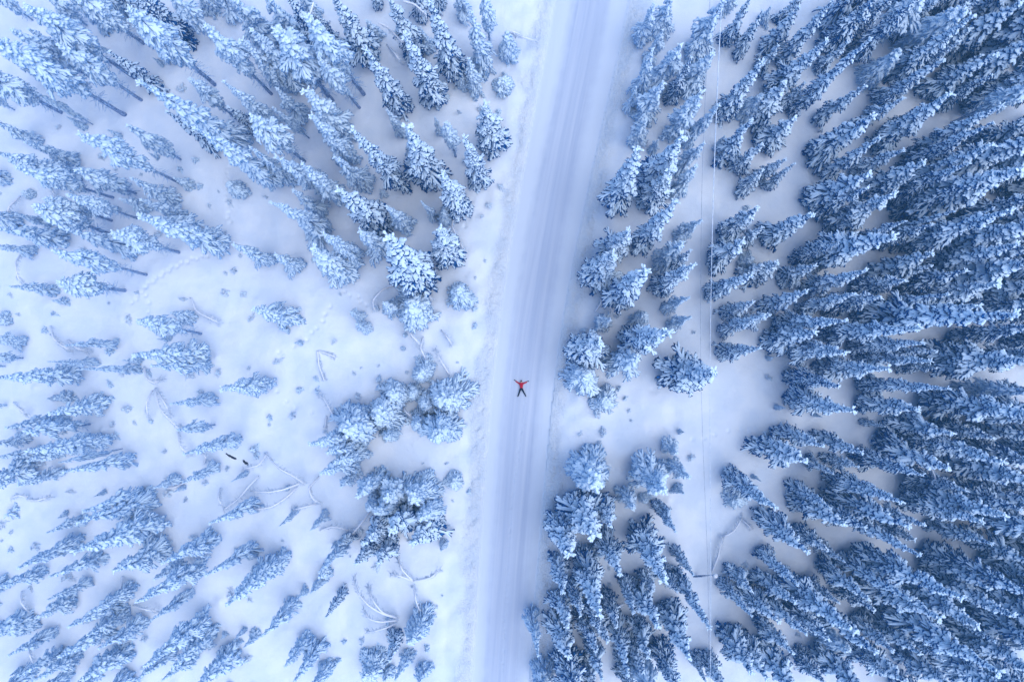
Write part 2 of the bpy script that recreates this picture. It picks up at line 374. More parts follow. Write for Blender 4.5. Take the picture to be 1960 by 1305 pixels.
ONES = 'zero one two three four five six seven eight nine ten eleven twelve thirteen fourteen fifteen sixteen seventeen eighteen nineteen'.split()
TENS = 'x x twenty thirty forty fifty sixty seventy eighty ninety hundred'.split()
def spell(f, fine=False):
    def say(n): return ONES[n] if n < 20 else TENS[n // 10] + ('-' + ONES[n % 10] if n % 10 else '')
    if fine:
        n = int(round(f * 1000)); return say(n // 10) + ' point ' + ONES[n % 10] + ' percent'
    return say(int(round(f * 100))) + ' percent'
def where(px, py):
    yb = at(px, py).y; rx = float(road_x(yb)); xw = at(px, py).x
    if px > 1362: return 'right of the power line'
    if xw > rx: return 'between road and power line'
    return 'left of the road'

count = {}
PLACED = []
def place(var, tipp, basep, h, rad, look, name, cat, group, noun):
    """Stand one tree at its foot, leaning so that its top sits over tipp."""
    src = VAR[var][random.randrange(len(VAR[var]))]
    v = tipp - basep
    root = bpy.data.objects.new(name, None); C.objects.link(root); root.empty_display_size = .3
    root.location = basep
    q = Vector((0, 0, 1)).rotation_difference(v.normalized()) @ Quaternion((0, 0, 1), random.uniform(0, 6.28))
    root.rotation_mode = 'QUATERNION'; root.rotation_quaternion = q
    s = rad / src[4]; root.scale = (s, s, v.length / src[3])
    tk = link('trunk', src[0], root); cr = link('crown', src[1], root); link('snow_load', src[2], cr)
    # describe it
    tp_, bs_ = px_of(tipp), px_of(basep)
    inside = 0 <= tp_[0] <= PW and 0 <= tp_[1] <= PH
    ref, word = (tp_, 'tip') if inside else ((min(max(bs_[0], 0), PW), min(max(bs_[1], 0), PH)), 'foot')
    PLACED.append((root, ref, word, noun, look, h, rad))
    size = 'towering' if h > 18 else 'tall' if h > 12 else 'mid-height' if h > 6.5 else 'short' if h > 3 else 'low'
    shape = 'slender' if rad < h * .085 else 'broad' if rad > h * .16 else 'conical'
    lab = f"{size} {shape} {look} {noun} {where(*ref)}, {word} {spell(ref[0] / PW)} across, {spell(ref[1] / PH)} down"
    if lab in seen_labels: lab = f"{size} {shape} {look} {noun}, {word} {spell(ref[0] / PW, True)} across, {spell(ref[1] / PH, True)} down"
    seen_labels.add(lab)
    tag(root, lab, cat, group)
    return root

def px_of(p):
    d = p - Vector((0, 0, CAM_H)); z = d.dot(fwd)
    return (PW / 2 + FPX * d.dot(right) / z, PH / 2 - FPX * d.dot(up) / z)

# ------------------------------------------------------------------ the trees: tip x,y, foot x,y, crown width (crop pixels), crown start, look
T = {}
T['1'] = """-150,-160,280,180,100,.45;180,40,1000,580,190,.32;420,325,1050,745,150,.4;80,220,780,640,140,.4;-60,270,935,855,200,.33;-150,520,455,830,170,.3
250,680,690,920,60,.35;490,860,635,940,60,0;-200,640,120,815,60,.3;-60,870,300,1060,100,.1;180,1045,575,1200,110,0;-50,1110,620,1300,170,.1
570,980,1330,1350,150,.2;930,920,1340,1180,120,.3;1240,1190,1340,1250,80,0,s;1400,1160,1450,1185,80,0,s;330,980,440,940,60,0,s
330,-40,655,200,110,.2;560,-50,1065,330,170,.35;940,60,1585,630,200,.33;1230,-40,1640,230,140,.3;1500,185,1997,695,150,.3;1390,580,1755,890,110,.35
1010,590,1850,1070,210,.15;1420,930,2072,1366,180,.1;1640,600,2060,930,130,.15;700,-120,950,80,200,0,d;960,-60,1380,260,230,.1,d;1450,-80,1580,80,150,0,d;1560,-130,1730,140,130,0
1680,-40,2000,330,200,.1;1770,290,2150,650,180,.1"""
T['2'] = """10,220,350,620,200,.1;180,215,610,755,230,.3;90,-40,420,350,210,0;250,-60,560,420,180,0,d;400,120,855,695,190,.32;510,440,850,780,130,.35
600,-30,1000,400,210,0;845,360,1120,825,180,.1;1010,-30,1330,380,190,.1;1130,255,1370,760,200,0;1350,560,1450,700,110,0;1310,0,1530,560,200,.1
1620,90,1740,500,160,0;1720,-60,1760,370,110,.2;1600,430,1650,670,120,0;1530,-80,1570,150,120,0;190,650,380,880,140,.1;400,660,690,1010,230,0
440,840,760,1200,160,.1;160,790,445,1005,70,.3;0,850,400,1190,170,.33;-10,1080,320,1330,130,.1;180,1150,540,1400,150,.1;370,1200,660,1478,160,0
610,1150,850,1370,150,0;740,950,1100,1365,170,.15;1000,805,1120,1000,90,.1;1150,930,1330,1350,240,0;1430,900,1510,1160,110,.3;1350,860,1400,1000,60,0
1570,1010,1700,1360,170,0;1720,765,1790,1090,220,0;1850,580,1870,640,160,0;1880,240,1900,430,150,0;1700,700,1710,720,60,0,s;1820,800,1825,830,80,0,s
850,150,950,300,110,0,d;1240,200,1310,380,110,0,d;1550,560,1560,640,100,0;1500,640,1505,660,60,0,s;300,380,520,560,120,0,d;1900,330,1900,420,120,0,d;440,60,640,340,120,0,d"""
T['6'] = """1410,40,1540,330,200,0;1420,320,1440,400,110,0;1250,250,1360,380,60,0;1385,450,1450,680,190,0;650,170,970,400,230,0;1000,290,1150,450,140,0;940,180,980,210,120,0,s
310,170,520,340,130,0;150,260,590,450,130,.1;350,390,540,500,180,0;530,480,810,680,140,.1;450,600,660,850,230,0;800,470,980,610,190,0;1020,510,1230,850,310,0
-130,565,140,690,130,.1;180,640,290,870,130,.1,p;20,1040,300,1110,170,0;730,1060,800,1130,70,0;770,1150,840,1290,70,0;1520,900,1550,960,180,0
1715,690,1720,695,50,0,s;1650,815,1652,820,40,0,s;1640,1035,1642,1040,80,0,s;1650,1160,1652,1165,80,0,s;1180,1015,1240,1065,260,0;980,1000,1060,1050,110,0
665,930,668,935,45,0,s;405,1150,407,1152,30,0,s;900,1020,930,1040,90,0,s"""
T['3'] = """1120,30,1010,320,130,0;1250,-40,1180,270,150,0;1185,220,1090,440,110,0;1110,360,1010,700,130,0;1320,330,1130,620,200,0;1400,420,1230,760,110,0,d
1630,0,1400,420,200,0;1550,390,1340,680,190,0;1830,-20,1640,340,120,0;1919,80,1740,430,100,.1;1190,610,1020,880,190,0;1470,670,1240,1000,180,0;990,640,960,820,90,0
1600,770,1360,1050,130,0;1919,450,1600,870,160,0;1060,880,970,1060,130,0;1010,1080,890,1540,220,0;1150,1030,1100,1120,80,0;1330,1000,1060,1400,230,0;1490,1050,1290,1250,130,0
1840,880,1590,1200,150,0;1919,700,1810,900,160,0;1640,1000,1580,1100,70,0,d;1919,1060,1700,1240,130,0;1430,1215,1260,1440,140,0;1240,1240,1080,1520,200,.15;1740,-60,1600,100,110,0,d
1500,500,1400,700,110,0,d"""
T['7'] = """1290,240,1010,590,180,0;1470,390,1290,520,120,0;1330,550,1180,740,150,0;1390,610,1230,760,110,0,d;1420,715,1140,890,140,0;940,470,790,640,170,0
820,640,660,850,220,0;1060,750,830,970,200,0;1380,955,1190,1040,90,0;1390,1100,1230,1170,90,0;1050,1080,1000,1140,110,0;800,1120,660,1200,110,0
1880,300,1640,480,170,0;1780,540,1570,720,200,0;1919,440,1750,600,110,0;1919,20,1780,190,120,0;1800,290,1790,310,100,0,s;1840,790,1510,930,140,0;1919,720,1800,900,120,0
1850,990,1650,1090,130,0;1930,1090,1600,1200,110,0;1840,680,1780,700,120,0,d"""
T['4'] = """60,50,0,200,90,0;115,330,-30,560,110,0;270,50,20,370,150,0;310,-40,90,150,120,0;520,0,110,490,130,.1;480,300,50,680,170,0;795,285,210,840,130,0
165,610,-60,900,200,0;310,605,150,800,110,0;240,865,0,1080,190,0;760,630,370,870,130,0;840,-20,460,370,200,0,d;1190,-40,860,340,200,.2;1010,370,750,640,190,0
1490,70,1000,400,260,0;1330,440,830,780,150,0;1900,20,1310,400,240,0;1040,720,620,930,130,0;820,850,370,1130,220,0;1390,680,830,1100,200,0;860,1010,450,1290,130,0
1720,400,1160,700,190,0;2000,280,1400,650,250,0;1770,770,1040,1160,150,0;1040,1100,640,1280,130,0;790,1275,360,1500,230,0;1190,1190,740,1400,200,0
2100,850,1500,1060,200,0,d;2100,1000,1240,1300,240,0;170,1170,-60,1300,110,0;235,1200,60,1440,90,0;2050,600,1350,910,140,.3;2250,0,1640,380,180,.4;1000,-60,560,300,160,0,d;1350,-60,960,250,140,.1
1620,-40,1250,300,160,0,d;680,80,460,380,120,0,d;1150,560,760,860,110,0,d"""
T['8'] = """980,190,510,420,200,0;365,345,20,540,190,0;1919,10,1050,300,300,0;1700,60,1000,330,200,0,d;970,510,340,650,240,0;1410,320,880,500,100,0;1700,300,1130,520,120,0
2050,390,1230,640,250,0;1250,630,820,800,190,0;1240,720,900,870,130,0;1980,690,1250,900,320,0;110,700,-60,850,170,0;390,720,170,850,150,0;520,700,380,800,60,0
760,760,290,910,150,0;325,910,0,1030,150,0;685,925,270,1060,130,0;50,1080,-150,1160,130,0;1880,1090,680,1110,250,.05;610,1130,80,1150,140,0;390,1210,60,1290,200,0
1160,1180,420,1230,170,0;2100,1150,1380,1250,150,0,d;1185,1290,620,1310,140,0;2050,480,1500,620,190,0;2100,850,1500,950,200,0;780,150,380,330,150,0,d;1250,420,830,560,140,0,d
1500,760,1000,880,170,0,d;2080,560,1400,720,160,0,d;2100,200,1400,400,200,0,d;1100,60,760,260,150,0,d;560,560,250,680,120,0,d;2080,980,1500,1040,180,0,d"""
T['3b'] = """720,60,560,130,230,0;1230,-20,920,70,200,0;1000,170,850,215,190,0;620,300,575,300,240,0;1570,290,1270,300,250,0;770,500,740,480,170,0,p;1900,100,1610,130,130,0
1290,870,1250,740,100,0;640,820,642,815,90,0,s;700,1080,610,960,270,0;1200,1150,1030,980,220,0;1380,1050,1230,950,130,0;1340,1170,1280,1120,80,0;970,1280,935,1130,120,0;1060,1230,1040,1190,70,0
1280,1450,1160,1230,110,0;2014,1270,1650,1030,150,0;1740,1230,1700,1180,150,0;850,400,855,395,80,0,s;900,470,902,468,70,0,s;930,560,932,558,60,0,s;950,630,952,628,50,0,s"""
T['4b'] = """615,130,180,90,180,0;1240,195,680,170,130,0;930,250,380,250,170,.1;570,380,190,270,150,0,d;670,560,180,470,170,0;1150,550,690,500,180,0;1380,400,680,350,120,0
1980,200,1220,160,270,0;2050,420,1400,400,150,.1,p;2050,590,1160,480,220,0;1400,730,930,640,190,0;900,675,710,640,60,0;310,930,0,800,220,0;440,820,130,680,140,0;735,870,380,720,140,0
520,1020,320,900,90,0;700,970,460,900,110,0;1370,980,840,820,220,0;1780,940,1100,750,180,0;2050,750,1500,680,170,0;2050,1110,1330,870,220,0;1030,1230,480,1040,150,0;500,1280,200,1090,110,0
2100,1300,1500,1080,160,0;1450,850,1000,740,140,0,d;1700,760,1250,640,150,0,d;1500,1150,1050,1030,150,0,d;1280,250,980,235,100,0,d;2050,960,1450,800,180,0,d;1900,1290,1350,1100,170,0,d"""
T['8b'] = """600,150,250,-60,200,0;330,350,30,60,180,0;480,330,250,180,140,0,d;600,420,380,270,90,0;1190,150,760,10,140,0;1160,380,560,60,130,0;1790,80,1050,-100,200,0;1620,130,1000,-60,170,0
1690,290,1170,150,130,0;2000,440,1450,200,180,0;260,590,-40,330,120,0;240,720,-60,540,150,0;325,950,-30,700,130,0;120,860,-150,650,170,0;675,940,140,550,200,0;225,1090,-30,850,140,0
1670,620,1200,320,200,0;1480,690,640,400,200,0;1850,825,1200,500,190,0;1310,840,700,560,210,0;1750,1240,810,820,220,0;1160,1100,820,830,160,0;960,1080,670,830,140,0;630,1070,400,900,170,0
1710,1010,1280,740,120,.1;2100,1100,1700,900,190,0;2050,700,1230,330,190,0,d;780,1400,380,1110,200,0;1050,1300,660,1060,200,0;1400,1350,1000,1080,180,0;1650,1380,1300,1120,160,0
2100,1500,1600,1080,220,0,d;250,1400,0,1050,220,0;2100,560,1620,300,180,0;2150,300,1700,150,190,0;2060,180,1600,20,170,0;1420,980,1050,760,140,0,d;900,1250,640,1020,130,0,d;560,720,300,560,110,0,d
2150,820,1700,560,190,0,d;2080,960,1750,760,170,0;1330,1150,1050,900,130,0,d"""
T['7b'] = """680,230,550,-20,240,0;500,370,430,100,200,0;800,160,740,-30,140,0;450,650,400,380,150,0;480,900,440,640,160,0;720,810,590,400,200,0;870,510,750,250,180,0;1200,570,1020,190,210,0
1410,520,1270,320,90,0;1530,910,1270,490,120,0;1150,900,960,580,190,0;970,800,900,520,110,0;1380,1130,1210,740,210,0;1500,1300,1400,1090,80,0;490,1120,430,850,200,0;270,1110,190,780,110,.1,p
780,1010,680,780,150,0;740,1290,640,960,140,0;930,1250,830,850,140,0;1080,1130,990,850,150,0;1090,1400,1000,1100,210,0;1300,1400,1180,1020,170,0,d;560,1500,480,1080,230,0,d;310,1400,300,1180,180,0,p
1840,1240,1650,920,200,0;1640,1380,1560,1050,130,0;1950,1280,1780,930,170,0;1840,640,1680,470,130,0;1840,820,1620,570,100,0;790,580,792,575,60,0,s;780,470,782,465,50,0,s;700,430,620,350,140,0,d
1290,640,1200,480,120,0,d;850,900,780,660,130,0,d;1110,640,1040,500,130,0,d;700,1080,560,800,140,0,d;1190,250,1195,240,50,0,s;1270,180,1160,-20,80,0"""
T['2b'] = """1430,490,1470,450,250,0;1030,440,1090,420,180,0;1190,440,1210,430,130,0;1290,530,1300,470,160,0;1210,670,1250,600,140,0;1370,750,1420,650,240,0;990,760,1020,660,110,0
930,600,1010,550,220,0;690,700,830,600,260,0;780,620,860,560,150,0;430,810,740,750,140,0;560,870,800,830,160,0,d;510,1020,780,950,140,0;660,1120,760,1000,110,0,d;620,940,820,880,130,0
780,1190,930,1040,160,0;1190,1200,1300,1130,200,0;1000,1200,1130,1130,220,0,d;860,1280,950,1190,150,0;1250,285,1290,275,150,0;1520,205,1521,204,40,0,s;1525,310,1526,309,40,0,s
1270,945,1271,944,30,0,s;1445,945,1446,944,50,0,s;770,285,771,284,60,0,s;815,245,816,244,30,0,s;940,230,941,229,40,0,s;1150,275,1151,274,60,0,s;710,525,712,524,50,0,s;145,610,150,608,90,0,s
140,665,142,663,50,0,s;1490,1215,1491,1214,40,0,s;1490,1090,1492,1088,120,0,p;1600,1150,1602,1148,70,0,s;360,410,370,405,90,0,s;470,330,490,325,80,0,s;490,420,500,415,80,0,s
515,210,517,205,50,0,s;530,310,532,306,50,0,s"""
T['1b'] = """480,80,870,55,80,.1;820,130,840,125,120,0,s;-40,320,620,295,150,.15;350,200,740,210,60,.1;600,255,1045,250,70,0;900,190,1060,190,60,0;980,150,1510,150,190,.1;1110,230,1540,230,120,.1
1250,510,1590,475,90,.15;1300,700,1590,660,80,.2;360,580,780,510,150,0;400,470,540,450,100,0;40,685,500,610,110,.1;170,710,685,655,130,.25;-60,810,220,760,90,0;180,860,820,760,140,.15
870,740,880,738,110,0,s;-20,900,300,860,90,.1;200,930,480,850,110,.1;430,940,915,835,50,.3;460,1010,985,905,120,.12;130,1110,460,1000,90,.1;-150,1100,240,970,180,0,d;-40,30,210,70,80,.2
-100,160,205,175,70,.3;-50,520,95,520,30,.3;-90,230,70,235,30,.3;610,1300,1090,1160,150,.05;1130,1130,1320,1050,80,0;1340,1090,1590,960,90,0,p;1700,1080,1810,1000,50,0;1350,880,1780,750,110,0
1800,880,1880,840,130,0,s;690,1190,790,1150,40,0;1620,400,1990,370,150,0;1120,640,1125,638,70,0,s;1090,570,1095,568,40,0,s;1890,900,1900,890,90,0,s;840,370,842,368,90,0,s;730,450,732,448,80,0,s
1110,280,1115,278,90,0,s;360,880,700,800,110,0;1330,680,1340,675,60,0,s"""
T['5'] = """110,0,850,220,130,.3;550,20,1010,200,150,.2;960,80,1290,250,130,0;1020,350,1500,380,180,0;1020,370,1660,590,190,0;880,230,1100,310,100,0;490,200,1020,380,110,.28;320,230,840,400,120,.4
250,280,830,500,170,.2;490,460,1000,600,150,.15;820,480,1325,630,150,.28;110,350,385,420,80,0;-60,440,500,520,150,0;-100,570,270,620,80,0;380,610,1095,795,130,.28;430,845,940,910,160,.2
70,875,420,900,90,0;380,980,520,960,60,0;110,950,112,948,60,0,s;170,1090,172,1088,60,0,s;20,890,22,888,60,0,s;-40,1110,90,1110,100,0,d;430,1090,440,1085,80,0,s;370,1200,375,1200,80,0,s
1650,790,1660,785,60,0,s;1280,80,1400,140,90,0;1470,150,1480,152,100,0,s;1670,120,1770,175,140,0;1610,180,1612,182,40,0,s;1660,480,1662,482,60,0,s;1050,60,1052,62,50,0,s;860,20,862,22,50,0,s
1260,1070,1400,1100,120,0;1010,1130,1490,1240,130,.2;-60,1270,210,1290,90,0;170,180,230,240,80,0,p;0,200,20,205,50,0,s;820,990,822,1000,40,0,s;700,520,900,590,110,0;1770,650,1772,648,60,0,s;1540,290,1542,288,60,0,s"""
T['5b'] = """560,135,1145,45,160,.1;130,470,620,240,120,.1;540,350,1230,210,190,0;830,490,1205,320,190,0;-40,620,360,490,100,0;360,530,785,380,110,.15;1190,430,1600,240,140,0
1000,720,1520,410,140,.1;1510,520,1890,300,120,0;1110,850,1430,630,90,.1;350,700,720,620,80,0,p;1540,140,1900,-20,110,0;1660,740,2060,400,160,0;-60,960,240,860,180,0,d
60,1110,410,930,100,0;500,900,950,730,120,.1,p;640,960,960,800,110,0;720,1060,1090,860,120,.1;430,1120,860,900,140,0;130,1260,500,1070,110,0;250,1290,640,1130,110,0;600,1290,940,1050,170,0
1060,1190,1540,790,150,.1;1270,1190,1570,930,150,0;1000,1290,1300,1060,100,0;1190,1290,1500,1130,100,0;1450,1330,1790,1120,170,0;1500,1250,1700,1100,110,.1
1620,990,1680,920,40,0;1720,1000,1820,885,45,0;1730,1050,1790,970,35,0;1790,1050,1910,930,60,0;90,200,92,198,60,0,s;30,265,32,263,40,0,s;90,330,92,328,70,0,s;100,60,110,55,150,0,s;-10,720,10,715,90,0,s
700,330,1000,210,110,0;200,420,560,330,100,.1"""
T['6b'] = """1020,200,1200,20,220,0;1190,290,1330,130,220,0;930,440,1050,250,150,0;770,440,900,280,130,0;830,290,980,120,170,0,d;930,60,1080,-20,190,0;1250,100,1350,0,180,0;500,500,720,260,90,0
650,300,780,250,80,0,d;500,540,600,490,110,0;440,650,540,540,80,0;80,540,250,380,140,0;90,960,340,700,120,0;340,700,420,610,60,0;550,830,700,620,80,0;250,1190,450,950,120,0;320,1300,520,1000,120,0
1180,1010,1270,840,190,0;1020,1150,1080,930,110,0;870,1270,900,1120,200,0;980,1300,1000,1180,110,0;1230,1320,1320,1180,120,0,d;1300,1040,1302,1035,90,0,s;1060,1290,1230,1090,90,0,p;460,1330,620,1200,120,0
640,1130,650,1120,90,0,s;700,990,702,985,70,0,s;25,320,27,318,60,0,s;0,1000,60,920,80,0;740,370,741,369,30,0,s;1370,740,1371,739,40,0,s;1410,660,1411,659,30,0,s;1460,150,1461,149,40,0,s
1400,340,1350,250,70,0,p;250,250,251,249,40,0,s;210,160,340,20,50,0;440,190,560,60,70,0,p;1190,590,1192,585,40,0,s;-60,640,110,470,130,0;0,690,20,680,60,0,s"""

for cr, txt in T.items():
    o = CR[cr]
    for e in txt.replace('\n', ';').split(';'):
        f = e.split(',')
        tx, ty, bx, by, wd, cs = map(float, f[:6]); look = f[6] if len(f) > 6 else ''
        tpx, bpx = cp(o, tx, ty), cp(o, bx, by)
        gt, gb = at(*tpx), at(*bpx)
        rt = gt.xy.length
        rb = gb.xy.dot(gt.xy.normalized())
        h = CAM_H * max(0.0, 1 - rb / rt)
        wm = wd * K / PPM                                   # width if it were on the ground
        if look == 's':
            h = max(.5, wm * .6); rad = wm * .5
        else:
            h = min(h, 24.0)
            rad = wm * .5 * (1 - .42 * h / CAM_H) * (1.38 if wd * K < 75 and rt < 22 else 1.2)
            if rt < 16: h = min(h, rad * 6.5)
            h = max(h, rad * 2.2, 1.0)
        tip = at(*tpx, z=h)
        base = Vector((tip.x, tip.y, 0))
        lean = Vector((gb.x - base.x, gb.y - base.y, 0))
        lim = 0.05 * h
        if lean.length > lim: lean *= lim / lean.length
        if look != 's': base = base + lean
        gz = ground_z(base.x, base.y); base.z = gz - .05
        if look == 's': base = Vector((gb.x, gb.y, gz - .05)); tip = base + Vector((random.uniform(-.1, .1), random.uniform(-.1, .1), h)); var = 'shrub' if wd > 62 else 'brush'
        elif look == 'd' and h > 6: var = 'dark' if tpx[0] > 1000 or tpx[1] < 150 else 'sprucem'
        elif cs >= .2: var = 'pine' if h > 11 else 'pinem'
        elif h < 4.8: var = 'small' if rad < h * .3 else 'dome'
        elif rad > h * .2: var = 'dome'
        elif h < 12.5: var = 'sprucem'
        else: var = 'spruce'
        if var in ('spruce', 'sprucem') and (tpx[0] < 620 or (tpx[0] < 1420 and h < 13 and tpx[1] < 1000) or look == 'p'): var = 'r' + var
        cat, name, noun, grp = {'pine': ('pine tree', 'snowy_pine', 'pine', 'snow covered pines with bare lower trunks'), 'pinem': ('pine tree', 'snowy_pine', 'pine', 'snow covered pines with bare lower trunks'),
                                'sprucem': ('young spruce', 'young_spruce', 'spruce', 'younger snow covered spruces'), 'rsprucem': ('young spruce', 'young_spruce', 'spruce', 'younger snow covered spruces'),
                                'dome': ('fir tree', 'rounded_fir', 'fir', 'rounded snow covered firs'), 'small': ('sapling', 'conifer_sapling', 'sapling', 'young snow covered conifers'),
                                'brush': ('brush', 'frosted_brush', 'shrub', 'pale twiggy brush on the snow'), 'shrub': ('shrub', 'snowy_shrub', 'shrub', 'low shrubs poking through the snow')}.get(var, ('spruce tree', 'snowy_spruce', 'spruce', 'snow covered spruces of the forest'))
        lk = {'d': 'dark', 'p': 'frosted', 's': 'snow-capped', '': 'snow-laden'}[look]
        place(var, tip, base, h, rad, lk, name, cat, grp, noun)

# shorter dark spruces in the gaps of the dense stand to the right
fr = random.Random(5)
feet = [(q[0].location.x, q[0].location.y) for q in PLACED]
def fill(n, test, var, hr, rr_, gap, lk, grp):
    k = 0; tries = 0
    while k < n and tries < 20000:
        tries += 1
        x, y = fr.uniform(-62, 62), fr.uniform(-42, 42)
        p = px_of(Vector((x, y, 0)))
        if not (0 < p[0] < PW and 0 < p[1] < PH) or not test(p) or min(math.hypot(x - a, y - b) for a, b in feet) < gap: continue
        feet.append((x, y)); k += 1
        h = fr.uniform(*hr); b0 = Vector((x, y, ground_z(x, y) - .05))
        place(var[k % len(var)], b0 + Vector((fr.uniform(-.2, .2), fr.uniform(-.2, .2), h)), b0, h, fr.uniform(*rr_), lk, 'understory_spruce', 'understory spruce', grp, 'spruce')
fill(46, lambda p: p[0] > 1690 and not (700 < p[1] < 760), ['spruce'], (12, 18), (1.3, 1.9), 1.9, 'snow-laden', 'spruces along the far edge of the dense stand')
fill(12, lambda p: p[0] > 1820 and p[1] < 360, ['spruce'], (11, 16), (1.2, 1.7), 1.6, 'snow-laden', 'spruces along the far edge of the dense stand')
fill(42, lambda p: (p[0] > 1500 + 0.25 * abs(p[1] - 700) * (p[1] < 700) or (p[0] > 1560)) and not (1400 < p[0] < 1800 and 700 < p[1] < 830) and not (1700 < p[0] < 1960 and 600 < p[1] < 670),
     ['dark', 'sprucem', 'dark'], (6, 15), (.9, 1.6), 1.7, 'dark', 'shorter dark spruces inside the dense stand')
fill(16, lambda p: 60 < p[0] < 960 and p[1] < 330 - .12 * abs(p[0] - 700), ['rsprucem', 'sprucem'], (6, 11), (.8, 1.2), 1.9, 'snow-covered', 'shorter spruces among the pines')
fill(14, lambda p: p[0] < 380 and (p[1] > 960 or 330 < p[1] < 480) , ['rsprucem'], (5, 9), (.7, 1.1), 1.9, 'snow-covered', 'shorter spruces among the pines')
fill(8, lambda p: 1080 < p[0] < 1230 and p[1] > 1080, ['dark', 'sprucem'], (6, 11), (.8, 1.2), 1.6, 'dark', 'shorter dark spruces inside the dense stand')

# thin frosted brush and seedlings dotted over the open snow
zones = [((0, 560, 560, 1305), 56), ((60, 60, 640, 520), 18), ((560, 620, 900, 1290), 20), ((1080, 300, 1150, 900), 7), ((1120, 560, 1360, 900), 7), ((1380, 620, 1560, 1300), 8), ((870, 20, 990, 420), 10)]
for (x0, y0, x1, y1), n_ in zones:
    k = 0
    while k < n_:
        px, py = fr.uniform(x0, x1), fr.uniform(y0, y1); p = at(px, py)
        if min(math.hypot(p.x - a, p.y - b) for a, b in feet) < 1.1 or abs(p.x - float(road_x(p.y))) < 5.2: continue
        feet.append((p.x, p.y)); k += 1
        b0 = Vector((p.x, p.y, ground_z(p.x, p.y) - .06))
        if fr.random() < .3:
            h = fr.uniform(1.4, 2.8)
            place('small', b0 + Vector((fr.uniform(-.2, .2), fr.uniform(-.2, .2), h)), b0, h, fr.uniform(.28, .5), 'thin', 'conifer_sapling', 'sapling', 'young snow covered conifers', 'sapling')
        else:
            h = fr.uniform(.5, 1.4)
            place('brush', b0 + Vector((fr.uniform(-.3, .3), fr.uniform(-.3, .3), h)), b0, h, fr.uniform(.35, .95), 'twiggy', 'frosted_brush', 'shrub', 'pale twiggy brush on the snow', 'brush')

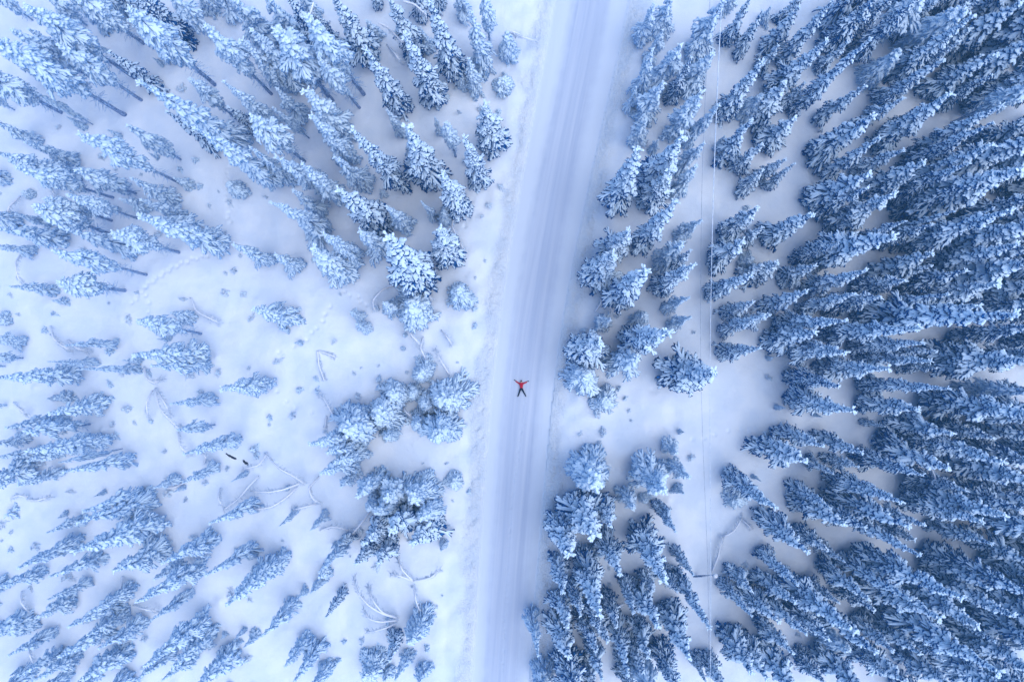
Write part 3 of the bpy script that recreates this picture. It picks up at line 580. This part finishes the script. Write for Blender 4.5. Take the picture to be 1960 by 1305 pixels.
# ------------------------------------------------------------------ bent birches: frosted stems that arch over, hung with twigs
ARCS = [('1b', [(1140, 400), (1165, 540), (1240, 620), (1320, 700)], 2.2), ('1b', [(1145, 395), (1190, 470), (1250, 580)], 2.4), ('1b', [(1120, 415), (1070, 510), (1090, 610)], 2.0),
        ('1b', [(370, 0), (430, 70), (540, 130)], 2.2), ('1b', [(1060, 240), (1070, 320), (1130, 360), (1190, 330)], 1.8), ('1b', [(100, 500), (140, 545), (190, 590)], 1.6),
        ('1b', [(1310, 720), (1320, 820), (1390, 890)], 1.8), ('1b', [(1500, 950), (1510, 900), (1480, 860)], 1.5), ('1b', [(1350, 1090), (1290, 1120), (1220, 1130)], .8),
        ('5', [(160, 630), (110, 700), (130, 820), (190, 860)], 2.4), ('5', [(150, 215), (60, 290), (45, 410)], 2.2), ('5', [(370, 1170), (390, 1260), (460, 1310)], 1.8),
        ('5', [(345, 60), (360, 120), (400, 210)], 1.2), ('5', [(1400, 960), (1440, 1060), (1600, 1140)], 1.2), ('5', [(500, 1270), (560, 1330), (640, 1350)], 1.4),
        ('5b', [(900, 530), (880, 640), (920, 710)], 1.8), ('5b', [(980, 740), (1060, 770), (1150, 785)], 1.6), ('5b', [(160, 640), (150, 720), (200, 780)], 1.6), ('5b', [(210, 1050), (220, 1110), (240, 1160)], 1.5),
        ('6b', [(1080, 830), (1000, 820), (870, 750), (775, 640), (755, 535)], 3.0), ('6b', [(1070, 825), (970, 800), (890, 700), (865, 590)], 2.8), ('6b', [(1080, 850), (950, 865), (860, 840), (825, 760)], 2.4),
        ('6b', [(1070, 870), (1000, 905), (880, 940), (850, 935)], 2.0), ('6b', [(1190, 560), (1110, 480), (1075, 380)], 2.2), ('6b', [(1190, 562), (1110, 530), (1025, 510)], 2.0),
        ('6b', [(1200, 560), (1320, 540), (1395, 475)], 2.2), ('6b', [(1200, 590), (1210, 700), (1245, 790)], 2.0), ('6b', [(510, 190), (600, 160), (720, 190)], 1.5), ('6b', [(900, 20), (820, 130), (740, 225)], 1.5),
        ('2b', [(100, 870), (200, 980), (330, 1050), (385, 1090)], 2.6), ('2b', [(390, 1080), (240, 1140), (120, 1160), (0, 1150)], 2.4), ('2b', [(340, 1120), (260, 1200), (150, 1270), (-10, 1290)], 2.2),
        ('2b', [(500, 1040), (420, 1130), (460, 1220), (520, 1240)], 2.2), ('2b', [(640, 640), (590, 570), (540, 475), (500, 440)], 1.8), ('2b', [(1265, 20), (1245, 100), (1290, 190)], 1.8),
        ('2b', [(1460, 300), (1400, 200), (1350, 110)], 1.6), ('2b', [(490, 120), (500, 230), (540, 340)], .5), ('2b', [(500, 120), (560, 140), (620, 165)], .4), ('2b', [(555, 600), (550, 640), (545, 680)], .5),
        ('2b', [(1110, 520), (1140, 570), (1200, 620)], 1.8), ('2b', [(120, 870), (60, 960), (-60, 990)], 2.0), ('2b', [(500, 1240), (420, 1260), (300, 1290)], 1.5),
        ('6', [(1060, 870), (970, 895), (890, 980), (910, 1050)], 2.2), ('6', [(1160, 1140), (1175, 1230), (1250, 1310)], 2.0), ('6', [(1220, 840), (1270, 910), (1330, 970)], 1.4), ('6', [(1520, 330), (1470, 420), (1560, 600)], 2.2),
        ('6', [(1400, 1200), (1450, 1260), (1480, 1300)], 1.4), ('1b', [(1900, 1040), (1830, 1110), (1760, 1200), (1640, 1290)], 2.4), ('1b', [(1620, 1130), (1600, 1200), (1640, 1270)], 2.0),
        ('7b', [(1545, 500), (1590, 390), (1625, 240)], 1.2), ('7b', [(1625, 240), (1710, 195), (1770, 100)], 1.0), ('7b', [(1760, 110), (1800, 140), (1840, 180)], .8),
        ('7b', [(780, 780), (850, 750), (910, 730)], 2.0), ('7b', [(995, 845), (945, 910), (880, 935)], 3.0), ('2', [(940, 170), (1010, 200), (1110, 310)], 6.0), ('2', [(1000, 330), (1060, 400), (1120, 480)], 4.0),
        ('2', [(1120, 10), (1200, 30), (1290, 110)], 8.0), ('2', [(460, 20), (440, 90), (420, 140)], 12.0), ('8b', [(1560, 1035), (1640, 1005), (1735, 980)], 5.0), ('8b', [(1420, 1100), (1560, 1050), (1700, 1010)], 2.0),
        ('7', [(720, 900), (770, 960), (820, 1070)], 1.6), ('7', [(690, 1060), (730, 1000), (740, 920)], 1.4), ('3', [(60, 240), (110, 260), (250, 300)], 2.5), ('3', [(20, 290), (80, 230), (150, 260)], 2.5),
        ('4b', [(1260, 1160), (1270, 1050), (1240, 980)], 5.0), ('1b', [(200, 1210), (270, 1220), (370, 1190)], 1.6), ('1b', [(200, 1195), (130, 1180), (80, 1200)], 1.6)]
def tube_path(pts, rads, sides=6):
    pts = np.array(pts, float); n = len(pts)
    tan = np.gradient(pts, axis=0); tan /= np.linalg.norm(tan, axis=1, keepdims=True)
    side = np.cross(tan, [0, 0, 1.0]); side /= np.maximum(np.linalg.norm(side, axis=1, keepdims=True), 1e-4)
    upv = np.cross(side, tan)
    th = np.arange(sides) / sides * 2 * np.pi; rads = np.broadcast_to(rads, (n,))
    ring = pts[:, None] + rads[:, None, None] * (np.cos(th)[None, :, None] * side[:, None] + np.sin(th)[None, :, None] * upv[:, None])
    V = ring.reshape(-1, 3)
    q = [(a * sides + k, a * sides + (k + 1) % sides, (a + 1) * sides + (k + 1) % sides, (a + 1) * sides + k) for a in range(n - 1) for k in range(sides)]
    t1 = [(0, k + 1, k) for k in range(1, sides - 1)] + [((n - 1) * sides, (n - 1) * sides + k, (n - 1) * sides + k + 1) for k in range(1, sides - 1)]
    return V, np.array(q), np.array(t1)
def resample(P, m):
    P = np.array(P, float); d = np.concatenate([[0], np.cumsum(np.linalg.norm(np.diff(P, axis=0), axis=1))])
    s = np.linspace(0, d[-1], m)
    R_ = np.stack([np.interp(s, d, P[:, k]) for k in range(P.shape[1])], 1)
    for _ in range(3): R_[1:-1] = (R_[:-2] + 2 * R_[1:-1] + R_[2:]) / 4
    return R_
for cr, pts, hz in ARCS:
    m = 18
    pp = resample([cp(CR[cr], *p) for p in pts], m)
    s = np.linspace(0, 1, m)
    zs = hz * np.sin(np.pi * (0.04 + 0.80 * s)) if hz < 5 else np.full(m, hz)
    W3 = np.array([tuple(at(x, y, 0)) for x, y in pp]); gz = [ground_z(q[0], q[1]) for q in W3]
    W3 = np.array([tuple(at(x, y, z + k)) for (x, y), z, k in zip(pp, zs, gz)])
    ln = np.linalg.norm(np.diff(W3, axis=0), axis=1).sum()
    root = bpy.data.objects.new('bent_birch', None); C.objects.link(root)
    stem = tube_path(W3, np.linspace(.10, .05, m)); V, Fs = merge([stem])
    link('stem', mesh_np('stem', V, Fs, M_FROST), root)
    nt_ = int(ln * 26); k = rng.integers(1, m - 1, nt_); f = rng.random((nt_, 1))
    Pp = W3[k] * (1 - f) + W3[np.minimum(k + 1, m - 1)] * f
    tan = W3[np.minimum(k + 1, m - 1)] - W3[k]; a0 = np.arctan2(tan[:, 1], tan[:, 0])
    sg = np.where(rng.random(nt_) < .5, 1, -1)
    fr = k / m
    fl = Pp.copy()
    V, Fq = merge([fingers(Pp, unit(a0 + sg * rng.uniform(.3, 1.2, nt_), rng.uniform(-.9, .1, nt_)), rng.uniform(.25, .75, nt_) * (.4 + .6 * fr), .5, rng.uniform(.018, .04, nt_), sides=3, prof=(1, 1, .6), jit=.4)])
    link('twigs', mesh_np('twigs', V, Fq, M_TWIG), root)
    c0 = pp[m // 2]
    lab = f"bent frosted birch stem arching over snow {spell(c0[0] / PW)} across, {spell(min(c0[1], PH) / PH)} down"
    if lab in seen_labels: lab = f"bent frosted birch stem, middle {spell(c0[0] / PW, True)} across, {spell(min(c0[1], PH) / PH, True)} down"
    seen_labels.add(lab)
    tag(root, lab, 'birch', 'bent frosted birches')
    root_loc = Vector(W3[0])
    root.location = root_loc
    for ch in root.children: ch.matrix_parent_inverse = Matrix.Translation(-root_loc)

# ------------------------------------------------------------------ power line
M_WIRE = noisy('rime_on_wire', (0.50, 0.62, 0.80), (0.74, 0.82, 0.93), 3)
M_WIRE2 = noisy('dark_wire', (0.16, 0.22, 0.34), (0.34, 0.42, 0.58), 3)
def wire(pts, lab, mat):
    P = []
    ys_ = np.linspace(pts[0][1], pts[-1][1], 90)
    px_ = np.interp(ys_, [p[1] for p in pts], [p[0] for p in pts]); pz = np.interp(ys_, [p[1] for p in pts], [p[2] for p in pts]); pr = np.interp(ys_, [p[1] for p in pts], [p[3] for p in pts])
    for _ in range(40):
        px_[1:-1] = (px_[:-2] + 2 * px_[1:-1] + px_[2:]) / 4; pz[1:-1] = (pz[:-2] + 2 * pz[1:-1] + pz[2:]) / 4
    W = [tuple(at(x, y, z)) for x, y, z in zip(px_, ys_, pz)]
    V, Fw = merge([tube_path(W, pr * (1 + rng.normal(0, .08, len(pr))), 6)])
    o = link('power_line_wire', mesh_np('power_line_wire', V, Fw, mat))
    tag(o, lab, 'power line wire', 'power line wires'); return o
wire([(1393, -160, 12.5, .05), (1381, 0, 10.7, .048), (1371.5, 198, 9.4, .046), (1364, 400, 8.2, .042), (1359.5, 620, 7.3, .03), (1358.5, 833, 6.9, .026), (1361, 1095, 7.2, .03), (1359.5, 1303, 7.2, .022), (1359, 1480, 8, .03)],
     'thick rime-coated power line wire running straight over the clearing', M_WIRE)
wire([(1362, -60, 10, .016), (1350.6, 167, 8.8, .016), (1343.5, 320, 7.8, .016), (1340, 610, 6.6, .014), (1342, 770, 6.3, .013), (1350.6, 978, 6.4, .013), (1356, 1095, 6.6, .013), (1357, 1300, 6.6, .013), (1358, 1480, 7, .018)],
     'thin dark second wire just left of the thick rime-coated wire', M_WIRE2)
pole = bpy.data.objects.new('leaning_post', None); C.objects.link(pole)
pb, pt_ = at(1330.5, 1102.5, .2), at(1367, 1101, 2.6); pole.location = pb
V, Fp = merge([tube_path([tuple(pb.lerp(pt_, f) - pb) for f in (-.1, .3, .7, 1)], .11, 8)]); link('post', mesh_np('post', V, Fp, M_BARK), pole)
capv = fingers(np.array([list(pt_ - pb + Vector((0.1, 0, -.1)))]), np.array([[0, .001, 1.0]]), np.array([.42]), 0, .24, sides=10, prof=(.7, 1, 1.05, .8), flat=1, jit=.05)
V, Fp = merge([capv]); link('snow_cap', mesh_np('snow_cap', V, Fp, M_CAP), pole)
topc = tube_path([tuple(pb.lerp(pt_, f) - pb + Vector((0, 0, .11))) for f in (.35, .6, .9)], (.06, .1, .1), 6)
V, Fp = merge([topc]); link('snow_strip', mesh_np('snow_strip', V, Fp, M_CAP), pole)
tag(pole, 'leaning dark wooden post with a round snow cap under the power line', 'post')

# dark solids added where the snow has bare gaps, beside the left clearing
M_GAP = noisy('snow_gap_dark', (0.004, 0.006, 0.012), (0.03, 0.035, 0.05), 6)
for (x0, y0, x1, y1, rr_, lab) in [(435, 867, 453, 877, .13, 'dark shape added for a gap in the snow, longer upper one of two'), (467, 879, 476, 889, .13, 'dark shape added for a gap under a snowy shrub, smaller lower one of two')]:
    a_, b_ = at(x0, y0), at(x1, y1)
    za, zb = ground_z(a_.x, a_.y), ground_z(b_.x, b_.y); a_.z = za + .06; b_.z = zb + .05
    P = [a_.lerp(b_, f) - a_ + Vector((random.uniform(-.09, .09), random.uniform(-.09, .09), -.08 * random.random())) for f in np.linspace(0, 1, 7)]
    V, Fp = merge([tube_path([tuple(p) for p in P], [rr_ * q for q in (.45, .6, 1.0, .7, 1.1, .95, .5)], 8)])
    o = link('snow_gap_shape', mesh_np('snow_gap_shape', V, Fp, M_GAP)); o.location = a_
    tag(o, lab, 'log', 'dark gaps in the snow')

# trees that stand right beside something one can find are told by that instead
done_ = set()
for what, (lx, ly) in {'person lying on the road': (997, 742), 'leaning post under the power line': (1345, 1102), 'dark bare gaps in the clearing': (455, 878),
                       'upper end of the road': (1040, 0), 'lower end of the road': (1040, 1300)}.items():
    for noun in ('spruce', 'fir', 'sapling', 'shrub', 'pine'):
        for side in (-1, 1):
            c = [(math.dist(px_of(q[0].location), (lx, ly)), k) for k, q in enumerate(PLACED) if q[3] == noun and k not in done_ and (px_of(q[0].location)[0] - lx) * side > 0 and px_of(q[0].location)[1] < PH]
            if c and min(c)[0] < 330:
                k = min(c)[1]; done_.add(k); q = PLACED[k]
                q[0]['label'] = f"{q[4]} {noun} standing closest to the {what} on its {'right' if side > 0 else 'left'} side"

# ------------------------------------------------------------------ the person lying on the road
def flat(name, c, rough=.7):
    m, t_, b_ = material(name, rough); b_.inputs['Base Color'].default_value = (*c, 1); return m
M_RED = noisy('red_jacket', (0.40, 0.0, 0.008), (0.56, 0.0, 0.015), 12); M_NAVY = noisy('dark_trousers', (0.001, 0.003, 0.012), (0.004, 0.008, 0.025), 12)
M_BLACK = flat('black_knit', (.01, .012, .02)); M_SKIN = flat('skin', (.55, .34, .27), .5); M_BOOT = flat('boot', (.012, .012, .015), .5)
cen = at(997.8, 742.5); RZ = float(zz[len(ys) // 2, 30]) + .0
per = bpy.data.objects.new('person', None); C.objects.link(per)
per.location = (cen.x, cen.y, 0.03)
tag(per, 'person in red jacket and dark trousers lying spread-eagled on the snowy road', 'person')
def skin(name, chains, mat, sub=2):
    """chains: list of lists of (x, y, z, r); a chain starting with an index tuple continues from that vertex."""
    vs_, es, rs_ = [], [], []
    for ch in chains:
        prev = None
        for p in ch:
            if isinstance(p, int): prev = p; continue
            vs_.append(p[:3]); rs_.append(p[3])
            if prev is not None: es.append((prev, len(vs_) - 1))
            prev = len(vs_) - 1
    me = bpy.data.meshes.new(name); me.from_pydata(vs_, es, []); me.materials.append(mat)
    o = link(name, me, per)
    s_ = o.modifiers.new('skin', 'SKIN'); s_.use_smooth_shade = True
    for v, r_ in zip(me.skin_vertices[0].data, rs_): v.radius = (r_ * 1.12, r_ * 1.12)
    me.skin_vertices[0].data[0].use_root = True
    o.modifiers.new('sub', 'SUBSURF').render_levels = sub
    return o
# body frame: x to the picture's right, y towards the head, hips at the origin
SH = {-1: (-.19, .50, .11), 1: (.19, .50, .11)}
HAND = {-1: (-.66, .80, .06), 1: (.68, .70, .06)}
ELB = {-1: (-.40, .60, .07), 1: (.42, .57, .07)}
KNEE = {-1: (-.19, -.42, .12), 1: (.24, -.42, .12)}
ANK = {-1: (-.33, -.82, .08), 1: (.46, -.80, .08)}
skin('body', [[(0, 0, .12, .13), (0, .25, .12, .12), (0, .47, .12, .13), (0, .58, .11, .055), (0, .66, .12, .085), (0, .74, .12, .095), (0, .80, .12, .06)],
              [2, (*SH[-1], .06), (*ELB[-1], .045), (-.6, .76, .06, .03), (*HAND[-1], .035)], [2, (*SH[1], .06), (*ELB[1], .045), (.62, .68, .06, .03), (*HAND[1], .035)],
              [0, (-.09, -.05, .11, .09), (*KNEE[-1], .055), (*ANK[-1], .04)], [0, (.09, -.05, .11, .09), (*KNEE[1], .055), (*ANK[1], .04)]], M_SKIN)
skin('jacket', [[(0, -.04, .13, .17), (0, .22, .13, .16), (0, .46, .13, .165), (0, .555, .12, .08)],
                [2, (*SH[-1], .085), (*ELB[-1], .07), (-.635, .782, .065, .056)], [2, (*SH[1], .085), (*ELB[1], .07), (.655, .692, .065, .056)]], M_RED)
skin('trousers', [[(0, .08, .12, .14), (0, -.05, .12, .14)], [1, (-.10, -.12, .115, .10), (*KNEE[-1], .075), (*ANK[-1], .065)], [1, (.10, -.12, .115, .10), (*KNEE[1], .075), (*ANK[1], .065)]], M_NAVY)
skin('hat', [[(0, .71, .125, .10), (0, .78, .125, .108), (0, .85, .125, .07)]], M_BLACK)
for sx, lab in ((-1, None), (1, None)):
    a_ = ANK[sx]; skin('boot', [[(a_[0] - sx * .01, a_[1] + .03, .08, .06), (a_[0] + sx * .01, a_[1] - .05, .08, .065), (a_[0] + sx * .05, a_[1] - .07, .20, .05), (a_[0] + sx * .06, a_[1] - .075, .27, .035)]], M_BOOT)
    hx, hy, hz_ = HAND[sx]; dv = Vector((hx - ELB[sx][0], hy - ELB[sx][1], 0)).normalized(); nv = Vector((-dv.y, dv.x, 0))
    chains = [[(hx, hy, hz_, .045), (hx + dv.x * .06, hy + dv.y * .06, hz_, .048)]]
    for q, (off, ln_) in enumerate(((-.032, .075), (-.011, .09), (.011, .085), (.032, .065))):
        b0 = Vector((hx, hy, hz_)) + dv * .075 + nv * off
        chains.append([1, (*b0, .017), (*(b0 + dv * ln_ * .5 + Vector((0, 0, .005))), .015), (*(b0 + dv * ln_ + Vector((0, 0, .02))), .012)])
    b0 = Vector((hx, hy, hz_)) + nv * (-.05 * sx) * -1
    chains.append([0, (*(b0 + dv * .02), .018), (*(b0 + dv * .06 + nv * .03 * sx), .014)])
    skin('glove', chains, M_BLACK, 1)
# face details
def blob(name, loc, sc_, mat):
    th, ph_ = np.meshgrid(np.linspace(0, np.pi, 7), np.linspace(0, 2 * np.pi, 9)[:-1], indexing='ij')
    V = np.stack([np.sin(th) * np.cos(ph_), np.sin(th) * np.sin(ph_), np.cos(th)], -1).reshape(-1, 3) * sc_ + np.array(loc)
    ids = np.arange(56).reshape(7, 8); F_ = np.stack([ids[:-1], np.roll(ids, -1, 1)[:-1], np.roll(ids, -1, 1)[1:], ids[1:]], -1).reshape(-1, 4)
    return link(name, mesh_np(name, V, [F_], mat), per)
blob('nose', (0, .69, .22), (.014, .022, .018), M_SKIN)
blob('eye', (-.03, .715, .205), (.012, .008, .008), M_BLACK); blob('eye', (.03, .715, .205), (.012, .008, .008), M_BLACK)
blob('mouth', (0, .655, .205), (.026, .007, .006), M_RED)
print('objects', len(sc.objects))
